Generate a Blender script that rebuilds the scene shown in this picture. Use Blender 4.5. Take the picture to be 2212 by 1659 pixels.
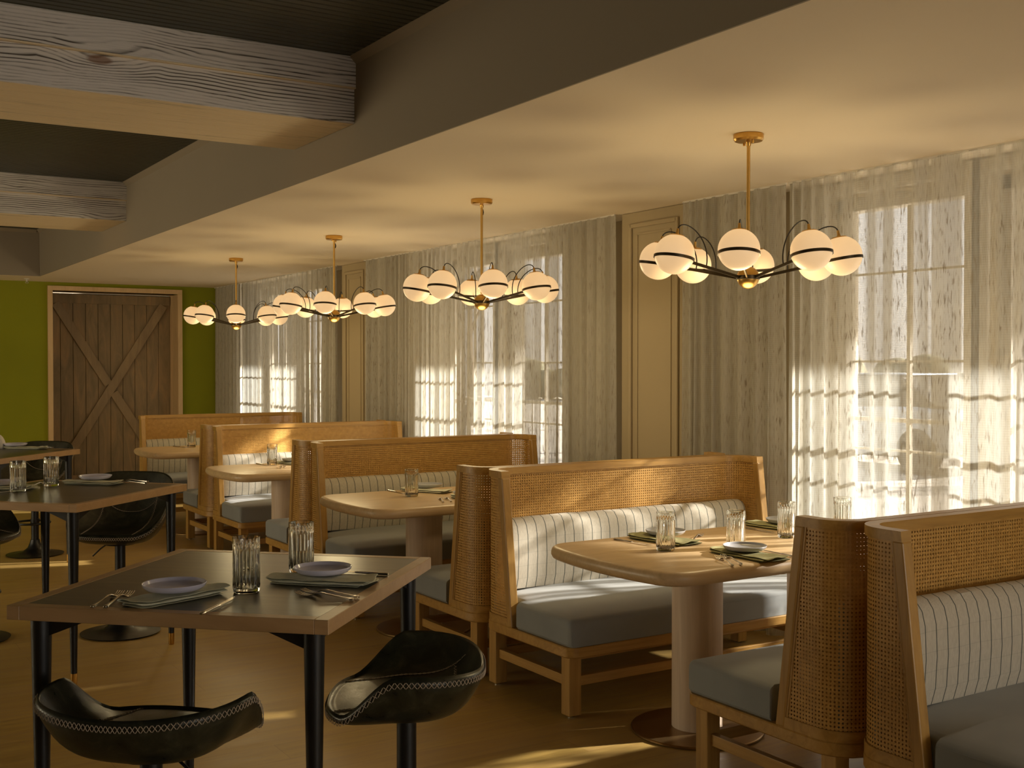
import bpy, bmesh, math, random
from mathutils import Vector, Matrix
PI = math.pi
for o in list(bpy.data.objects): bpy.data.objects.remove(o)
scene = bpy.context.scene
COL = scene.collection

# ------------------------------------------------------------------ camera
CAM_H = 1.5
F_PX = 2480.0
cam_d = bpy.data.cameras.new('camera'); cam = bpy.data.objects.new('camera', cam_d); COL.objects.link(cam)
cam_d.sensor_width = 36.0; cam_d.lens = F_PX / 2212.0 * 36.0
cam_d.clip_start = 0.05; cam_d.clip_end = 300
yaw = math.radians(32.088); pitch = math.radians(0.936)
fw = Vector((math.sin(yaw) * math.cos(pitch), math.cos(yaw) * math.cos(pitch), -math.sin(pitch)))
cam.location = (0, 0, CAM_H); cam.rotation_euler = fw.to_track_quat('-Z', 'Y').to_euler()
scene.camera = cam

# ------------------------------------------------------------------ light
scene.view_settings.view_transform = 'Standard'; scene.view_settings.look = 'None'
scene.view_settings.gamma = 1.0; scene.view_settings.use_curve_mapping = False
scene.view_settings.exposure = 1.32
W = bpy.data.worlds.new('world'); scene.world = W; W.use_nodes = True
wn = W.node_tree; wn.nodes.clear()
wo = wn.nodes.new('ShaderNodeOutputWorld'); wb = wn.nodes.new('ShaderNodeBackground')
wt = wn.nodes.new('ShaderNodeTexCoord'); ws = wn.nodes.new('ShaderNodeSeparateXYZ'); wr = wn.nodes.new('ShaderNodeValToRGB')
wr.color_ramp.elements[0].position = 0.0; wr.color_ramp.elements[0].color = (1.0, 0.93, 0.82, 1)
wr.color_ramp.elements[1].position = 0.7; wr.color_ramp.elements[1].color = (0.62, 0.72, 0.86, 1)
wn.links.new(wt.outputs['Generated'], ws.inputs[0]); wn.links.new(ws.outputs['Z'], wr.inputs[0])
wn.links.new(wr.outputs[0], wb.inputs[0]); wn.links.new(wb.outputs[0], wo.inputs[0])
wb.inputs[1].default_value = 0.60
sd = bpy.data.lights.new('sun', 'SUN'); sun = bpy.data.objects.new('sun', sd); COL.objects.link(sun)
sd.energy = 14.5; sd.angle = math.radians(1.4); sd.color = (1.0, 0.93, 0.82)
sun.rotation_euler = Vector((-1, 0.33, -0.44)).to_track_quat('-Z', 'Y').to_euler()
sun.location = (20, -6, 9)
# added fill lights, outside two added windows behind and left of the viewer
def fill_light(name, loc, rot, sx, sy, e, c):
    d = bpy.data.lights.new(name, 'AREA'); d.shape = 'RECTANGLE'; d.size = sx; d.size_y = sy; d.energy = e; d.color = c
    o = bpy.data.objects.new(name, d); COL.objects.link(o); o.location = loc; o.rotation_euler = rot
fill_light('fill_front', (3.4, -4.75, 1.45), (math.radians(90), 0, 0), 2.2, 2.1, 30, (1.0, .92, .80))
fill_light('fill_left', (-4.85, 9.0, 1.45), (math.radians(90), 0, math.radians(-90)), 6.0, 2.1, 58, (1.0, .80, .44))

# ------------------------------------------------------------------ materials
class NT:
    def __init__(s, name):
        s.m = bpy.data.materials.new(name); s.m.use_nodes = True; s.t = s.m.node_tree
        s.b = s.t.nodes['Principled BSDF']; s.out = s.t.nodes['Material Output']
    def n(s, typ, **kw):
        nd = s.t.nodes.new('ShaderNode' + typ)
        for k, v in kw.items(): setattr(nd, k, v)
        return nd
    def l(s, a, b): s.t.links.new(a, b)
    def set(s, node, i, v):
        if isinstance(v, (int, float, tuple)): node.inputs[i].default_value = v
        else: s.l(v, node.inputs[i])
    def math(s, op, a, b=0.0, c=0.0):
        nd = s.n('Math', operation=op); s.set(nd, 0, a); s.set(nd, 1, b); s.set(nd, 2, c); return nd.outputs[0]
    def coord(s, kind='Object', scale=(1, 1, 1), rot=(0, 0, 0), loc=(0, 0, 0)):
        tc = s.n('TexCoord'); mp = s.n('Mapping'); s.l(tc.outputs[kind], mp.inputs[0])
        mp.inputs['Scale'].default_value = scale; mp.inputs['Rotation'].default_value = rot; mp.inputs['Location'].default_value = loc
        return mp.outputs[0]
    def noise(s, vec, scale=5, detail=4, rough=.55, dist=0):
        nd = s.n('TexNoise'); s.l(vec, nd.inputs['Vector']); nd.inputs['Scale'].default_value = scale
        nd.inputs['Detail'].default_value = detail; nd.inputs['Roughness'].default_value = rough; nd.inputs['Distortion'].default_value = dist
        return nd.outputs['Fac']
    def ramp(s, fac, stops):
        nd = s.n('ValToRGB'); s.l(fac, nd.inputs[0]); cr = nd.color_ramp
        while len(cr.elements) < len(stops): cr.elements.new(0.5)
        for e, (p, c) in zip(cr.elements, stops):
            e.position = p; e.color = (c if isinstance(c, tuple) else (c, c, c)) + (1,)
        return nd.outputs[0]
    def mix(s, fac, a, b, mode='MIX'):
        nd = s.n('Mix', data_type='RGBA', blend_type=mode)
        s.set(nd, 0, fac)
        for i, v in ((6, a), (7, b)):
            if isinstance(v, tuple): nd.inputs[i].default_value = v + (1,)
            else: s.l(v, nd.inputs[i])
        return nd.outputs[2]
    def bump(s, h, strength=.2, dist=.01):
        nd = s.n('Bump'); s.l(h, nd.inputs['Height']); nd.inputs['Strength'].default_value = strength; nd.inputs['Distance'].default_value = dist
        s.l(nd.outputs[0], s.b.inputs['Normal'])
    def col(s, c):
        if isinstance(c, tuple): s.b.inputs['Base Color'].default_value = c + (1,)
        else: s.l(c, s.b.inputs['Base Color'])
    def rm(s, r, m=0.0): 
        s.set(s.b, 'Roughness', r); s.b.inputs['Metallic'].default_value = m

def plain(name, c, r=.5, m=0.0, var=.06, scale=8, spec=.5):
    t = NT(name); v = t.noise(t.coord('Object'), scale, 3)
    a = tuple(x * (1 - var) for x in c); b = tuple(min(1, x * (1 + var)) for x in c)
    t.col(t.ramp(v, [(.3, a), (.7, b)])); t.rm(r, m); t.b.inputs['Specular IOR Level'].default_value = spec
    return t.m

def wood(name, c1, c2, c3, axis=0, scale=1.0, r=.45, grain=30, bump=.08, rot=(0, 0, 0)):
    t = NT(name); sc = [grain * scale] * 3; sc[axis] = 2.0 * scale
    v = t.coord('Object', tuple(sc), rot)
    n1 = t.noise(v, 1.0, 6, .6, 1.2)
    sc2 = [4 * scale] * 3; sc2[axis] = .7 * scale
    n2 = t.noise(t.coord('Object', tuple(sc2), rot), 1.0, 3, .5, 2.0)
    c = t.ramp(n1, [(.25, c1), (.5, c2), (.75, c3)])
    c = t.mix(t.ramp(n2, [(.3, 0.0), (.7, .35)]), c, c1)
    t.col(c); t.rm(r); t.bump(n1, bump, .002)
    return t.m

M = {}
M['ash'] = wood('ash_frame_wood', (.33, .175, .040), (.47, .262, .064), (.56, .33, .092), 0, r=.38)
M['ash_y'] = wood('ash_frame_wood_cross', (.33, .175, .040), (.47, .262, .064), (.56, .33, .092), 1, r=.38)
M['ash_z'] = wood('ash_post_wood', (.33, .175, .040), (.47, .262, .064), (.56, .33, .092), 2, r=.38)
M['oak_top'] = wood('pale_oak_tabletop', (.52, .36, .19), (.64, .455, .25), (.72, .53, .31), 0, r=.36, grain=22)
M['oak_col'] = wood('pale_oak_column', (.56, .43, .31), (.66, .52, .39), (.74, .60, .46), 2, r=.5, grain=40)
M['barn'] = wood('weathered_door_wood', (.17, .12, .058), (.26, .18, .09), (.40, .24, .105), 2, r=.65, grain=9)
M['brace'] = wood('door_brace_wood', (.20, .135, .065), (.28, .19, .095), (.36, .25, .125), 2, r=.6, grain=9)
M['casing'] = wood('door_casing_wood', (.54, .36, .17), (.64, .44, .22), (.70, .50, .26), 2, r=.5, grain=12)
M['dark_top'] = wood('dark_stained_oak', (.008, .006, .003), (.048, .038, .016), (.105, .082, .040), 0, r=.28, grain=16, bump=.12)
M['band'] = wood('bronze_edge_wood', (.36, .215, .09), (.45, .275, .125), (.53, .335, .16), 0, r=.34, grain=10)
M['black'] = plain('black_painted_metal', (.006, .006, .006), .38)
M['leather'] = None
M['steel'] = plain('cutlery_steel', (.62, .58, .52), .22, 1.0)
M['brass'] = plain('brushed_brass', (.62, .37, .10), .30, 1.0)
M['bronze'] = plain('dark_bronze', (.06, .045, .025), .35, .8)
M['cord'] = plain('black_cord', (.012, .010, .008), .6)
M['plate'] = plain('lavender_grey_glaze', (.62, .60, .72), .12, var=.03)
M['plate_grey'] = plain('grey_glaze', (.46, .46, .48), .15, var=.03)
M['linen'] = plain('sage_linen', (.62, .61, .46), .9, var=.08, scale=60)
M['linen_olive'] = plain('olive_linen', (.31, .29, .13), .9, var=.08, scale=60)
M['cream'] = plain('cream_paint', (.38, .30, .175), .75, var=.015, scale=2)
M['ceil_low'] = plain('warm_white_plaster', (.80, .69, .52), .85, var=.01, scale=1)
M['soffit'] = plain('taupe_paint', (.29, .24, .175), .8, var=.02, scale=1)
M['green'] = plain('olive_green_paint', (.235, .245, .002), .85, var=.04, scale=1.5)
M['white_frame'] = plain('white_window_paint', (.62, .58, .50), .5, var=.02)
M['baseplate'] = plain('bronze_base_plate', (.33, .21, .09), .30, .9)
M['white_cloth'] = plain('white_cotton', (.75, .70, .60), .9)
M['concrete'] = plain('pale_paving', (.55, .50, .43), .9, var=.1, scale=1)
M['bark'] = plain('pale_bark', (.22, .17, .12), .9, var=.2)
M['hedge'] = plain('winter_hedge', (.16, .15, .09), .9, var=.4, scale=3)
M['car'] = plain('silver_car_paint', (.50, .55, .60), .2, .4)
M['tyre'] = plain('tyre_rubber', (.02, .02, .02), .8)
M['outer'] = plain('porch_paint', (.40, .37, .32), .8)

t = NT('worn_black_leather'); n = t.noise(t.coord('Object'), 14, 6, .7, 1.2); n2 = t.noise(t.coord('Object'), 160, 2)
t.col(t.ramp(n, [(.3, (.012, .012, .007)), (.55, (.032, .032, .018)), (.75, (.075, .070, .040))])); t.rm(t.ramp(n, [(.3, .26), (.7, .42)])); t.bump(n2, .15, .002); M['leather'] = t.m
M['thread'] = plain('pale_stitch_thread', (.42, .34, .25), .8)

t = NT('slate_blue_upholstery'); n = t.noise(t.coord('Object'), 220, 2); n2 = t.noise(t.coord('Object'), 3, 3)
t.col(t.ramp(n2, [(.3, (.235, .25, .25)), (.7, (.29, .305, .30))])); t.rm(.75); t.bump(n, .08, .001)
t.b.inputs['Sheen Weight'].default_value = .25; M['blue'] = t.m

# striped back cushion cloth: dark pinstripes, faint crosshatch
t = NT('pinstriped_linen'); co = t.n('TexCoord'); sp = t.n('SeparateXYZ'); t.l(co.outputs['Object'], sp.inputs[0])
w = t.noise(t.coord('Object', (1, 1, 1)), 12, 2)
xx = t.math('ADD', sp.outputs['X'], t.math('MULTIPLY', w, .002))
fx = t.math('FRACT', t.math('DIVIDE', t.math('ADD', xx, 5.0), .0535))
stripe = t.math('LESS_THAN', t.math('ABSOLUTE', t.math('SUBTRACT', fx, .5)), .036)
fx2 = t.math('FRACT', t.math('DIVIDE', t.math('ADD', xx, 5.022), .0535))
st2 = t.math('LESS_THAN', t.math('ABSOLUTE', t.math('SUBTRACT', fx2, .5)), .018)
zz = t.math('SUBTRACT', sp.outputs['Z'], sp.outputs['Y'])
fz = t.math('FRACT', t.math('DIVIDE', t.math('ADD', zz, t.math('MULTIPLY', w, .004)), .062))
st3 = t.math('LESS_THAN', t.math('ABSOLUTE', t.math('SUBTRACT', fz, .5)), .022)
base = t.ramp(t.noise(t.coord('Object', (260, 260, 40)), 1, 2), [(.3, (.50, .455, .37)), (.7, (.60, .55, .45))])
c = t.mix(t.math('MULTIPLY', st2, .12), base, (.25, .24, .20)); c = t.mix(t.math('MULTIPLY', st3, .22), c, (.25, .24, .20))
c = t.mix(t.math('MULTIPLY', stripe, .95), c, (.035, .05, .045)); t.col(c); t.rm(.85)
M['stripe'] = t.m

# open caning: real holes on a half-inch grid, with the diagonal strands of the weave
def cane_mat():
    t = NT('woven_cane'); uv = t.n('TexCoord'); sp = t.n('SeparateXYZ'); t.l(uv.outputs['UV'], sp.inputs[0])
    P = .0130
    u = t.math('DIVIDE', sp.outputs['X'], P); v = t.math('DIVIDE', sp.outputs['Y'], P)
    du = t.math('SUBTRACT', t.math('FRACT', u), .5); dv = t.math('SUBTRACT', t.math('FRACT', v), .5)
    au = t.math('ABSOLUTE', du); av = t.math('ABSOLUTE', dv)
    octa = t.math('MAXIMUM', t.math('MAXIMUM', au, av), t.math('MULTIPLY', t.math('ADD', au, av), .72))
    rad = t.math('SQRT', t.math('ADD', t.math('MULTIPLY', du, du), t.math('MULTIPLY', dv, dv)))
    hole = t.math('LESS_THAN', t.math('MULTIPLY', t.math('ADD', rad, octa), .5), .232)
    # small gaps between the crossing strands
    u2 = t.math('ABSOLUTE', t.math('SUBTRACT', t.math('FRACT', t.math('ADD', u, .5)), .5)); 
    v2 = t.math('ABSOLUTE', t.math('SUBTRACT', t.math('FRACT', t.math('ADD', v, .5)), .5))
    edge = t.math('MINIMUM', au, av)
    line = t.math('LESS_THAN', t.math('ABSOLUTE', t.math('SUBTRACT', octa, .30)), .018)
    nz = t.noise(t.coord('UV', (30, 30, 1)), 1, 3)
    c = t.ramp(nz, [(.3, (.50, .27, .062)), (.7, (.66, .375, .10))])
    c = t.mix(t.math('MULTIPLY', line, .55), c, (.20, .09, .025))
    lnv = t.math('LESS_THAN', t.math('MINIMUM', t.math('ABSOLUTE', t.math('SUBTRACT', au, .44)), t.math('ABSOLUTE', t.math('SUBTRACT', av, .44))), .015)
    c = t.mix(t.math('MULTIPLY', lnv, .25), c, (.22, .10, .03))
    t.col(c); t.rm(.42)
    tl = t.n('BsdfTranslucent'); t.l(c, tl.inputs[0])
    m0 = t.n('MixShader'); m0.inputs[0].default_value = .04; t.l(t.b.outputs[0], m0.inputs[1]); t.l(tl.outputs[0], m0.inputs[2])
    tr = t.n('BsdfTransparent'); mx = t.n('MixShader'); t.l(hole, mx.inputs[0]); t.l(m0.outputs[0], mx.inputs[1]); t.l(tr.outputs[0], mx.inputs[2])
    t.l(mx.outputs[0], t.out.inputs[0]); return t.m
M['cane'] = cane_mat()

# sheer curtain: slubbed open weave, part see-through
def curtain_mat(name, thin):
    t = NT(name); uvc = t.coord('UV', (1, 1, 1))
    sl = t.noise(t.coord('UV', (105, 13, 1)), 1, 3, .6, .3)
    sl2 = t.noise(t.coord('UV', (260, 14, 1)), 1, 2, .5)
    slub = t.ramp(sl, [(.55, 0.0), (.66, 1.0)])
    patch = t.ramp(t.noise(t.coord('UV', (2.2, .9, 1)), 1, 3), [(.35, .30), (.6, 1.0)])
    fine = t.ramp(sl2, [(.45, 0.0), (.75, .45)])
    c = t.mix(t.math('MULTIPLY', t.math('MULTIPLY', slub, patch), .75), (.92, .86, .72), (.30, .22, .13))
    c = t.mix(fine, c, (.55, .46, .31))
    band = t.ramp(t.noise(t.coord('UV', (11, .10, 1)), 1, 2, .5), [(.46, 0.0), (.60, 1.0)])
    # horizontal threads of the open weave
    sp = t.n('SeparateXYZ'); t.l(uvc, sp.inputs[0])
    hz = t.math('LESS_THAN', t.math('FRACT', t.math('DIVIDE', sp.outputs['Y'], .011)), .35)
    tra = t.math('ADD', thin, t.math('MULTIPLY', band, .33))
    tra = t.math('MULTIPLY', tra, t.math('SUBTRACT', 1.0, t.math('MULTIPLY', hz, .15)))
    tra = t.math('MULTIPLY', tra, t.math('SUBTRACT', 1.0, t.math('MULTIPLY', slub, .8)))
    df = t.n('BsdfDiffuse'); tl = t.n('BsdfTranslucent'); tr = t.n('BsdfTransparent')
    t.l(c, df.inputs[0]); c2 = t.mix(1.0, c, (.19, .21, .24), 'MULTIPLY'); t.l(c2, tl.inputs[0])
    m1 = t.n('MixShader'); m1.inputs[0].default_value = .55; t.l(df.outputs[0], m1.inputs[1]); t.l(tl.outputs[0], m1.inputs[2])
    m2 = t.n('MixShader'); t.l(tra, m2.inputs[0]); t.l(m1.outputs[0], m2.inputs[1]); t.l(tr.outputs[0], m2.inputs[2])
    t.l(m2.outputs[0], t.out.inputs[0]); return t.m
M['curtain'] = curtain_mat('sheer_slub_curtain', .10)

def pane_mat():
    t = NT('window_pane'); tr = t.n('BsdfTransparent'); gl = t.n('BsdfGlossy'); gl.inputs['Roughness'].default_value = .02
    mx = t.n('MixShader'); mx.inputs[0].default_value = .06; t.l(tr.outputs[0], mx.inputs[1]); t.l(gl.outputs[0], mx.inputs[2]); t.l(mx.outputs[0], t.out.inputs[0]); return t.m
M['pane'] = pane_mat()
def glass_mat():
    t = NT('clear_glass'); g = t.n('BsdfGlass'); g.inputs['IOR'].default_value = 1.48; g.inputs['Roughness'].default_value = 0.0
    g.inputs['Color'].default_value = (.97, .97, .95, 1); t.l(g.outputs[0], t.out.inputs[0]); return t.m
M['glass'] = glass_mat()
def globe_mat():
    t = NT('lit_opal_glass'); t.col((.80, .66, .48)); t.rm(.35)
    co = t.n('TexCoord'); sp = t.n('SeparateXYZ'); t.l(co.outputs['Object'], sp.inputs[0])
    t.b.inputs['Emission Color'].default_value = (1.0, .64, .32, 1); t.b.inputs['Emission Strength'].default_value = .22
    return t.m
M['globe'] = globe_mat()

# floor: oak planks running along X
def floor_mat():
    t = NT('oak_plank_floor'); co = t.coord('Object')
    br = t.n('TexBrick'); t.l(co, br.inputs['Vector']); br.offset = .37; br.inputs['Scale'].default_value = 1.0
    br.inputs['Brick Width'].default_value = 1.6; br.inputs['Row Height'].default_value = .18; br.inputs['Mortar Size'].default_value = .0012
    br.inputs['Color1'].default_value = (.0, .0, .0, 1); br.inputs['Color2'].default_value = (1, 1, 1, 1); br.inputs['Mortar'].default_value = (.5, .5, .5, 1)
    g = t.noise(t.coord('Object', (2.2, 26, 1)), 1, 6, .62, 1.4); g2 = t.noise(t.coord('Object', (.9, 7, 1)), 1, 3, .5, 2)
    c = t.ramp(g, [(.25, (.30, .19, .044)), (.5, (.41, .27, .068)), (.78, (.49, .335, .095))])
    c = t.mix(t.ramp(g2, [(.35, 0.0), (.7, .5)]), c, (.28, .16, .052))
    c = t.mix(t.math('MULTIPLY', br.outputs['Color'], .28), c, (.52, .335, .14))
    c = t.mix(t.math('MULTIPLY', br.outputs['Fac'], .45), c, (.16, .085, .025))
    t.col(c); t.rm(t.ramp(g, [(.3, .34), (.7, .48)])); t.bump(g, .06, .002); return t.m
M['floor'] = floor_mat()

# whitewashed brushed timber with dark grain and knots
def whitewash(name, light, lo=.44):
    t = NT(name)
    v = t.coord('Object', (1.1, 9, 9)); kn = t.n('TexVoronoi', feature='F1'); t.l(t.coord('Object', (1.15, 3.1, 3.1), loc=(.3, .1, .37)), kn.inputs['Vector']); kn.inputs['Scale'].default_value = 1.0
    kd = kn.outputs['Distance']
    pull = t.ramp(kd, [(.02, 1.0), (.30, 0.0)])
    sp = t.n('SeparateXYZ'); t.l(t.coord('Object'), sp.inputs[0])
    w = t.noise(t.coord('Object', (.8, 3.5, 3.5)), 1, 3, .5, .6)
    yy = t.math('ADD', t.math('ADD', sp.outputs['Z'], sp.outputs['Y']), t.math('ADD', t.math('MULTIPLY', w, .16), t.math('MULTIPLY', pull, .045)))
    rings = t.math('FRACT', t.math('MULTIPLY', yy, 62))
    line = t.ramp(rings, [(.08, 1.0), (.34, 0.0), (.86, 0.0), (1.0, 1.0)])
    wear = t.ramp(t.noise(t.coord('Object', (1.6, 11, 11)), 1, 5, .65, .5), [(lo, 0.0), (lo + .16, 1.0)])
    fine = t.noise(t.coord('Object', (4, 150, 150)), 1, 3, .6)
    c = t.mix(t.ramp(fine, [(.4, .0), (.75, .35)]), light, tuple(x * .62 for x in light))
    dk = t.math('MULTIPLY', line, t.math('ADD', .10, t.math('MULTIPLY', wear, .90)))
    c = t.mix(dk, c, (.045, .028, .014))
    kc = t.ramp(kd, [(.0, 1.0), (.055, .9), (.075, 0.0)])
    c = t.mix(t.math('MULTIPLY', kc, .8), c, (.20, .085, .030))
    t.col(c); t.rm(.75); t.bump(line, .25, .003); return t.m
M['beam'] = whitewash('whitewashed_timber', (.74, .70, .66), .43)
M['beam_under'] = whitewash('pale_bare_timber', (.84, .69, .46), .56)

# grooved dark ceiling boards
t = NT('dark_grooved_boards'); sp = t.n('SeparateXYZ'); t.l(t.coord('Object'), sp.inputs[0])
nz = t.noise(t.coord('Object', (1.5, 20, 1)), 1, 3); t.col(t.ramp(nz, [(.3, (.042, .044, .032)), (.7, (.064, .066, .047))])); t.rm(.45); M['boards'] = t.m

# ------------------------------------------------------------------ mesh builder
class B:
    def __init__(s): s.bm = bmesh.new(); s.uv = None
    def box(s, c, d, rot=None):
        g = bmesh.ops.create_cube(s.bm, size=1.0)['verts']
        m = Matrix.Diagonal((d[0], d[1], d[2], 1))
        if rot is not None: m = (rot.to_4x4() if not isinstance(rot, (int, float)) else Matrix.Rotation(rot, 4, 'Z')) @ m
        bmesh.ops.transform(s.bm, matrix=Matrix.Translation(c) @ m, verts=g); return s
    def ring(s, pts): return [s.bm.verts.new(p) for p in pts]
    def bridge(s, a, b, closed=True):
        n = len(a); fs = []
        for i in range(n if closed else n - 1):
            j = (i + 1) % n; fs.append(s.bm.faces.new((a[i], a[j], b[j], b[i])))
        return fs
    def loft(s, rings, cap=True, closed=True):
        R = [s.ring(r) for r in rings]
        for a, b in zip(R, R[1:]): s.bridge(a, b, closed)
        if cap and closed:
            s.bm.faces.new(list(reversed(R[0]))); s.bm.faces.new(R[-1])
        return s
    def lathe(s, prof, seg=32, c=(0, 0, 0), cap=True, axis=None):
        rings = []
        for r, z in prof:
            rings.append([Vector((c[0] + r * math.cos(2 * PI * i / seg), c[1] + r * math.sin(2 * PI * i / seg), c[2] + z)) for i in range(seg)])
        return s.loft(rings, cap)
    def tube(s, pts, r, seg=8, cap=True, flat=1.0):
        pts = [Vector(p) for p in pts]; n = len(pts); rr = r if isinstance(r, (list, tuple)) else [r] * n
        rings = []; up = None
        for i, p in enumerate(pts):
            d = (pts[min(i + 1, n - 1)] - pts[max(i - 1, 0)]).normalized()
            if up is None:
                up = Vector((0, 0, 1)) if abs(d.z) < .9 else Vector((1, 0, 0))
            x = d.cross(up)
            if x.length < 1e-5: x = d.cross(Vector((0, 1, 0)))
            x.normalize(); y = x.cross(d).normalized(); up = y
            rings.append([p + x * (rr[i] * math.cos(2 * PI * k / seg)) + y * (rr[i] * flat * math.sin(2 * PI * k / seg)) for k in range(seg)])
        return s.loft(rings, cap)
    def slab(s, outline, prof):
        # outline: convex list of (x,y) ccw; prof: list of (inset, z)
        n = len(outline); P = [Vector((p[0], p[1])) for p in outline]; N = []
        for i in range(n):
            d = (P[(i + 1) % n] - P[i - 1]).normalized(); N.append(Vector((-d.y, d.x)))
        return s.loft([[(P[i].x + N[i].x * ins, P[i].y + N[i].y * ins, z) for i in range(n)] for ins, z in prof])
    def build(s, name, mat, parent=None, smooth=False, bevel=0.0, seg=2, loc=None, solid=0.0, sub=0):
        bmesh.ops.recalc_face_normals(s.bm, faces=s.bm.faces)
        me = bpy.data.meshes.new(name); s.bm.to_mesh(me); s.bm.free()
        o = bpy.data.objects.new(name, me); COL.objects.link(o)
        if mat: me.materials.append(mat)
        if smooth:
            for p in me.polygons: p.use_smooth = True
            if smooth == 'auto':
                bpy_set_sharp(me, 35)
        if solid: md = o.modifiers.new('thick', 'SOLIDIFY'); md.thickness = solid; md.offset = 0
        if sub: md = o.modifiers.new('sub', 'SUBSURF'); md.levels = sub; md.render_levels = sub
        if bevel: md = o.modifiers.new('bev', 'BEVEL'); md.width = bevel; md.segments = seg; md.limit_method = 'ANGLE'; md.angle_limit = math.radians(40)
        if parent: o.parent = parent
        if loc: o.location = loc
        return o
def bpy_set_sharp(me, deg):
    bm = bmesh.new(); bm.from_mesh(me); a = math.radians(deg)
    for e in bm.edges:
        if len(e.link_faces) == 2 and e.calc_face_angle(0) > a: e.smooth = False
    bm.to_mesh(me); bm.free()
def tag(o, label=None, cat=None, group=None, kind=None):
    if label: o['label'] = label
    if cat: o['category'] = cat
    if group: o['group'] = group
    if kind: o['kind'] = kind
    return o
def empty(name, loc=(0, 0, 0), rz=0.0, label=None, cat=None, group=None):
    o = bpy.data.objects.new(name, None); COL.objects.link(o); o.location = loc; o.rotation_euler = (0, 0, rz); o.empty_display_size = .1
    return tag(o, label, cat, group)
KIDS = {}
def dup(o, parent=None, loc=None, rz=None, label=None):
    c = o.copy(); COL.objects.link(c)
    if parent: c.parent = parent
    for ch in list(o.children): dup(ch, c)
    if loc is not None: c.location = loc
    if rz is not None: c.rotation_euler = (0, 0, rz)
    if label: c['label'] = label
    return c
def struct(o): o['kind'] = 'structure'; return o
def arc(cx, cy, r, a0, a1, n): return [(cx + r * math.cos(a0 + (a1 - a0) * i / n), cy + r * math.sin(a0 + (a1 - a0) * i / n)) for i in range(n + 1)]

# ================================================================== THE ROOM
XS = 2.335; ZL = 2.484; ZU = 2.994; YB = 14.40; XW = 4.80; XL = -4.6; YF = -4.5; YR = 13.55
struct(B().box(((XL + XW) / 2, (YF + YB + 1) / 2, -.05), (XW - XL + .4, YB + 1 - YF + .4, .1)).build('floor', M['floor']))
# upper ceiling, with real grooves along X
b = B(); y = YF
rng = random.Random(3)
while y < YR:
    b.box(((XL + XS) / 2, y + .0275, ZU + .02), (XS - XL, .047, .04)); y += .055
b.box(((XL + XS) / 2, (YF + YR) / 2, ZU + .07), (XS - XL, YR - YF, .08))
struct(b.build('ceiling', M['boards'], bevel=.004, seg=1))
# lowered ceiling by the windows and behind the recess
b = B(); b.box(((XS + XW + .2) / 2, (YF + YB) / 2, ZL + .3), (XW + .2 - XS, YB - YF, .6)).box(((XL + XS) / 2, (YR + YB) / 2, ZL + .3), (XS - XL, YB - YR, .6))
lc = struct(b.build('ceiling', M['ceil_low']))
# soffit faces painted taupe, with the little cove strip along the top
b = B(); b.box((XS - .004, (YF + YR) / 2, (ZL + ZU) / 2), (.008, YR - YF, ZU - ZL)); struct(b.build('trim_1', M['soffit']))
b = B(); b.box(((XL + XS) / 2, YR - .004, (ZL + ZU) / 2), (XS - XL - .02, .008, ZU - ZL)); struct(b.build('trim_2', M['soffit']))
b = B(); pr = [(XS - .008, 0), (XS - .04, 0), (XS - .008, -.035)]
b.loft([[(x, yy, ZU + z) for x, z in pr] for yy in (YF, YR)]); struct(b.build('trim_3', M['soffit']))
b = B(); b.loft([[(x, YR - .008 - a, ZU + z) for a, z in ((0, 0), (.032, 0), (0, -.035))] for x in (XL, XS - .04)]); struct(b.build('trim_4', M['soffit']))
# back wall with the door opening
DX0, DX1, DZ = 2.612, 4.086, 2.385
b = B()
b.box(((XL + DX0) / 2, YB + .1, 1.3), (DX0 - XL, .2, 2.6)).box(((DX1 + XW + .2) / 2, YB + .1, 1.3), (XW + .2 - DX1, .2, 2.6)).box(((DX0 + DX1) / 2, YB + .1, (DZ + 2.6) / 2), (DX1 - DX0, .2, 2.6 - DZ))
struct(b.build('wall_back', M['green']))
LY0, LY1 = 5.8, 12.2
b = B(); b.box((XL - .1, (YF - .2 + LY0) / 2, 1.55), (.2, LY0 - YF + .2, 3.1)).box((XL - .1, (LY1 + YB + .2) / 2, 1.55), (.2, YB + .2 - LY1, 3.1))
b.box((XL - .1, (LY0 + LY1) / 2, .15), (.2, LY1 - LY0, .3)).box((XL - .1, (LY0 + LY1) / 2, 2.8), (.2, LY1 - LY0, .6)); struct(b.build('wall_left', M['cream']))
w = struct(empty('window_10', (XL, (LY0 + LY1) / 2, .3))); hw = (LY1 - LY0) / 2  # added window, an opening for the fill light from the left
b = B(); b.box((-.1, 0, .03), (.08, 2 * hw, .06)).box((-.1, 0, 2.17), (.08, 2 * hw, .06))
for k in range(9): b.box((-.1, -hw + .03 + (2 * hw - .06) * k / 8, 1.1), (.08, .06, 2.2))
b.build('window_frame', M['white_frame'], w); B().box((-.1, 0, 1.1), (.006, 2 * hw - .1, 2.1)).build('pane', M['pane'], w)
FX0, FX1 = -.6, 4.5
b = B(); b.box(((XL - .2 + FX0) / 2, YF - .1, 1.55), (FX0 - XL + .2, .2, 3.1)).box(((FX1 + XW + .2) / 2, YF - .1, 1.55), (XW + .2 - FX1, .2, 3.1))
b.box(((FX0 + FX1) / 2, YF - .1, .15), (FX1 - FX0, .2, .3)).box(((FX0 + FX1) / 2, YF - .1, 2.77), (FX1 - FX0, .2, .66)); struct(b.build('wall_front', M['cream']))
w = struct(empty('window_9', ((FX0 + FX1) / 2, YF, .3))); hw = (FX1 - FX0) / 2  # added window behind the viewer, brings in the front fill
b = B(); b.box((0, -.1, .03), (2 * hw, .08, .06)).box((0, -.1, 2.11), (2 * hw, .08, .06))
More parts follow.
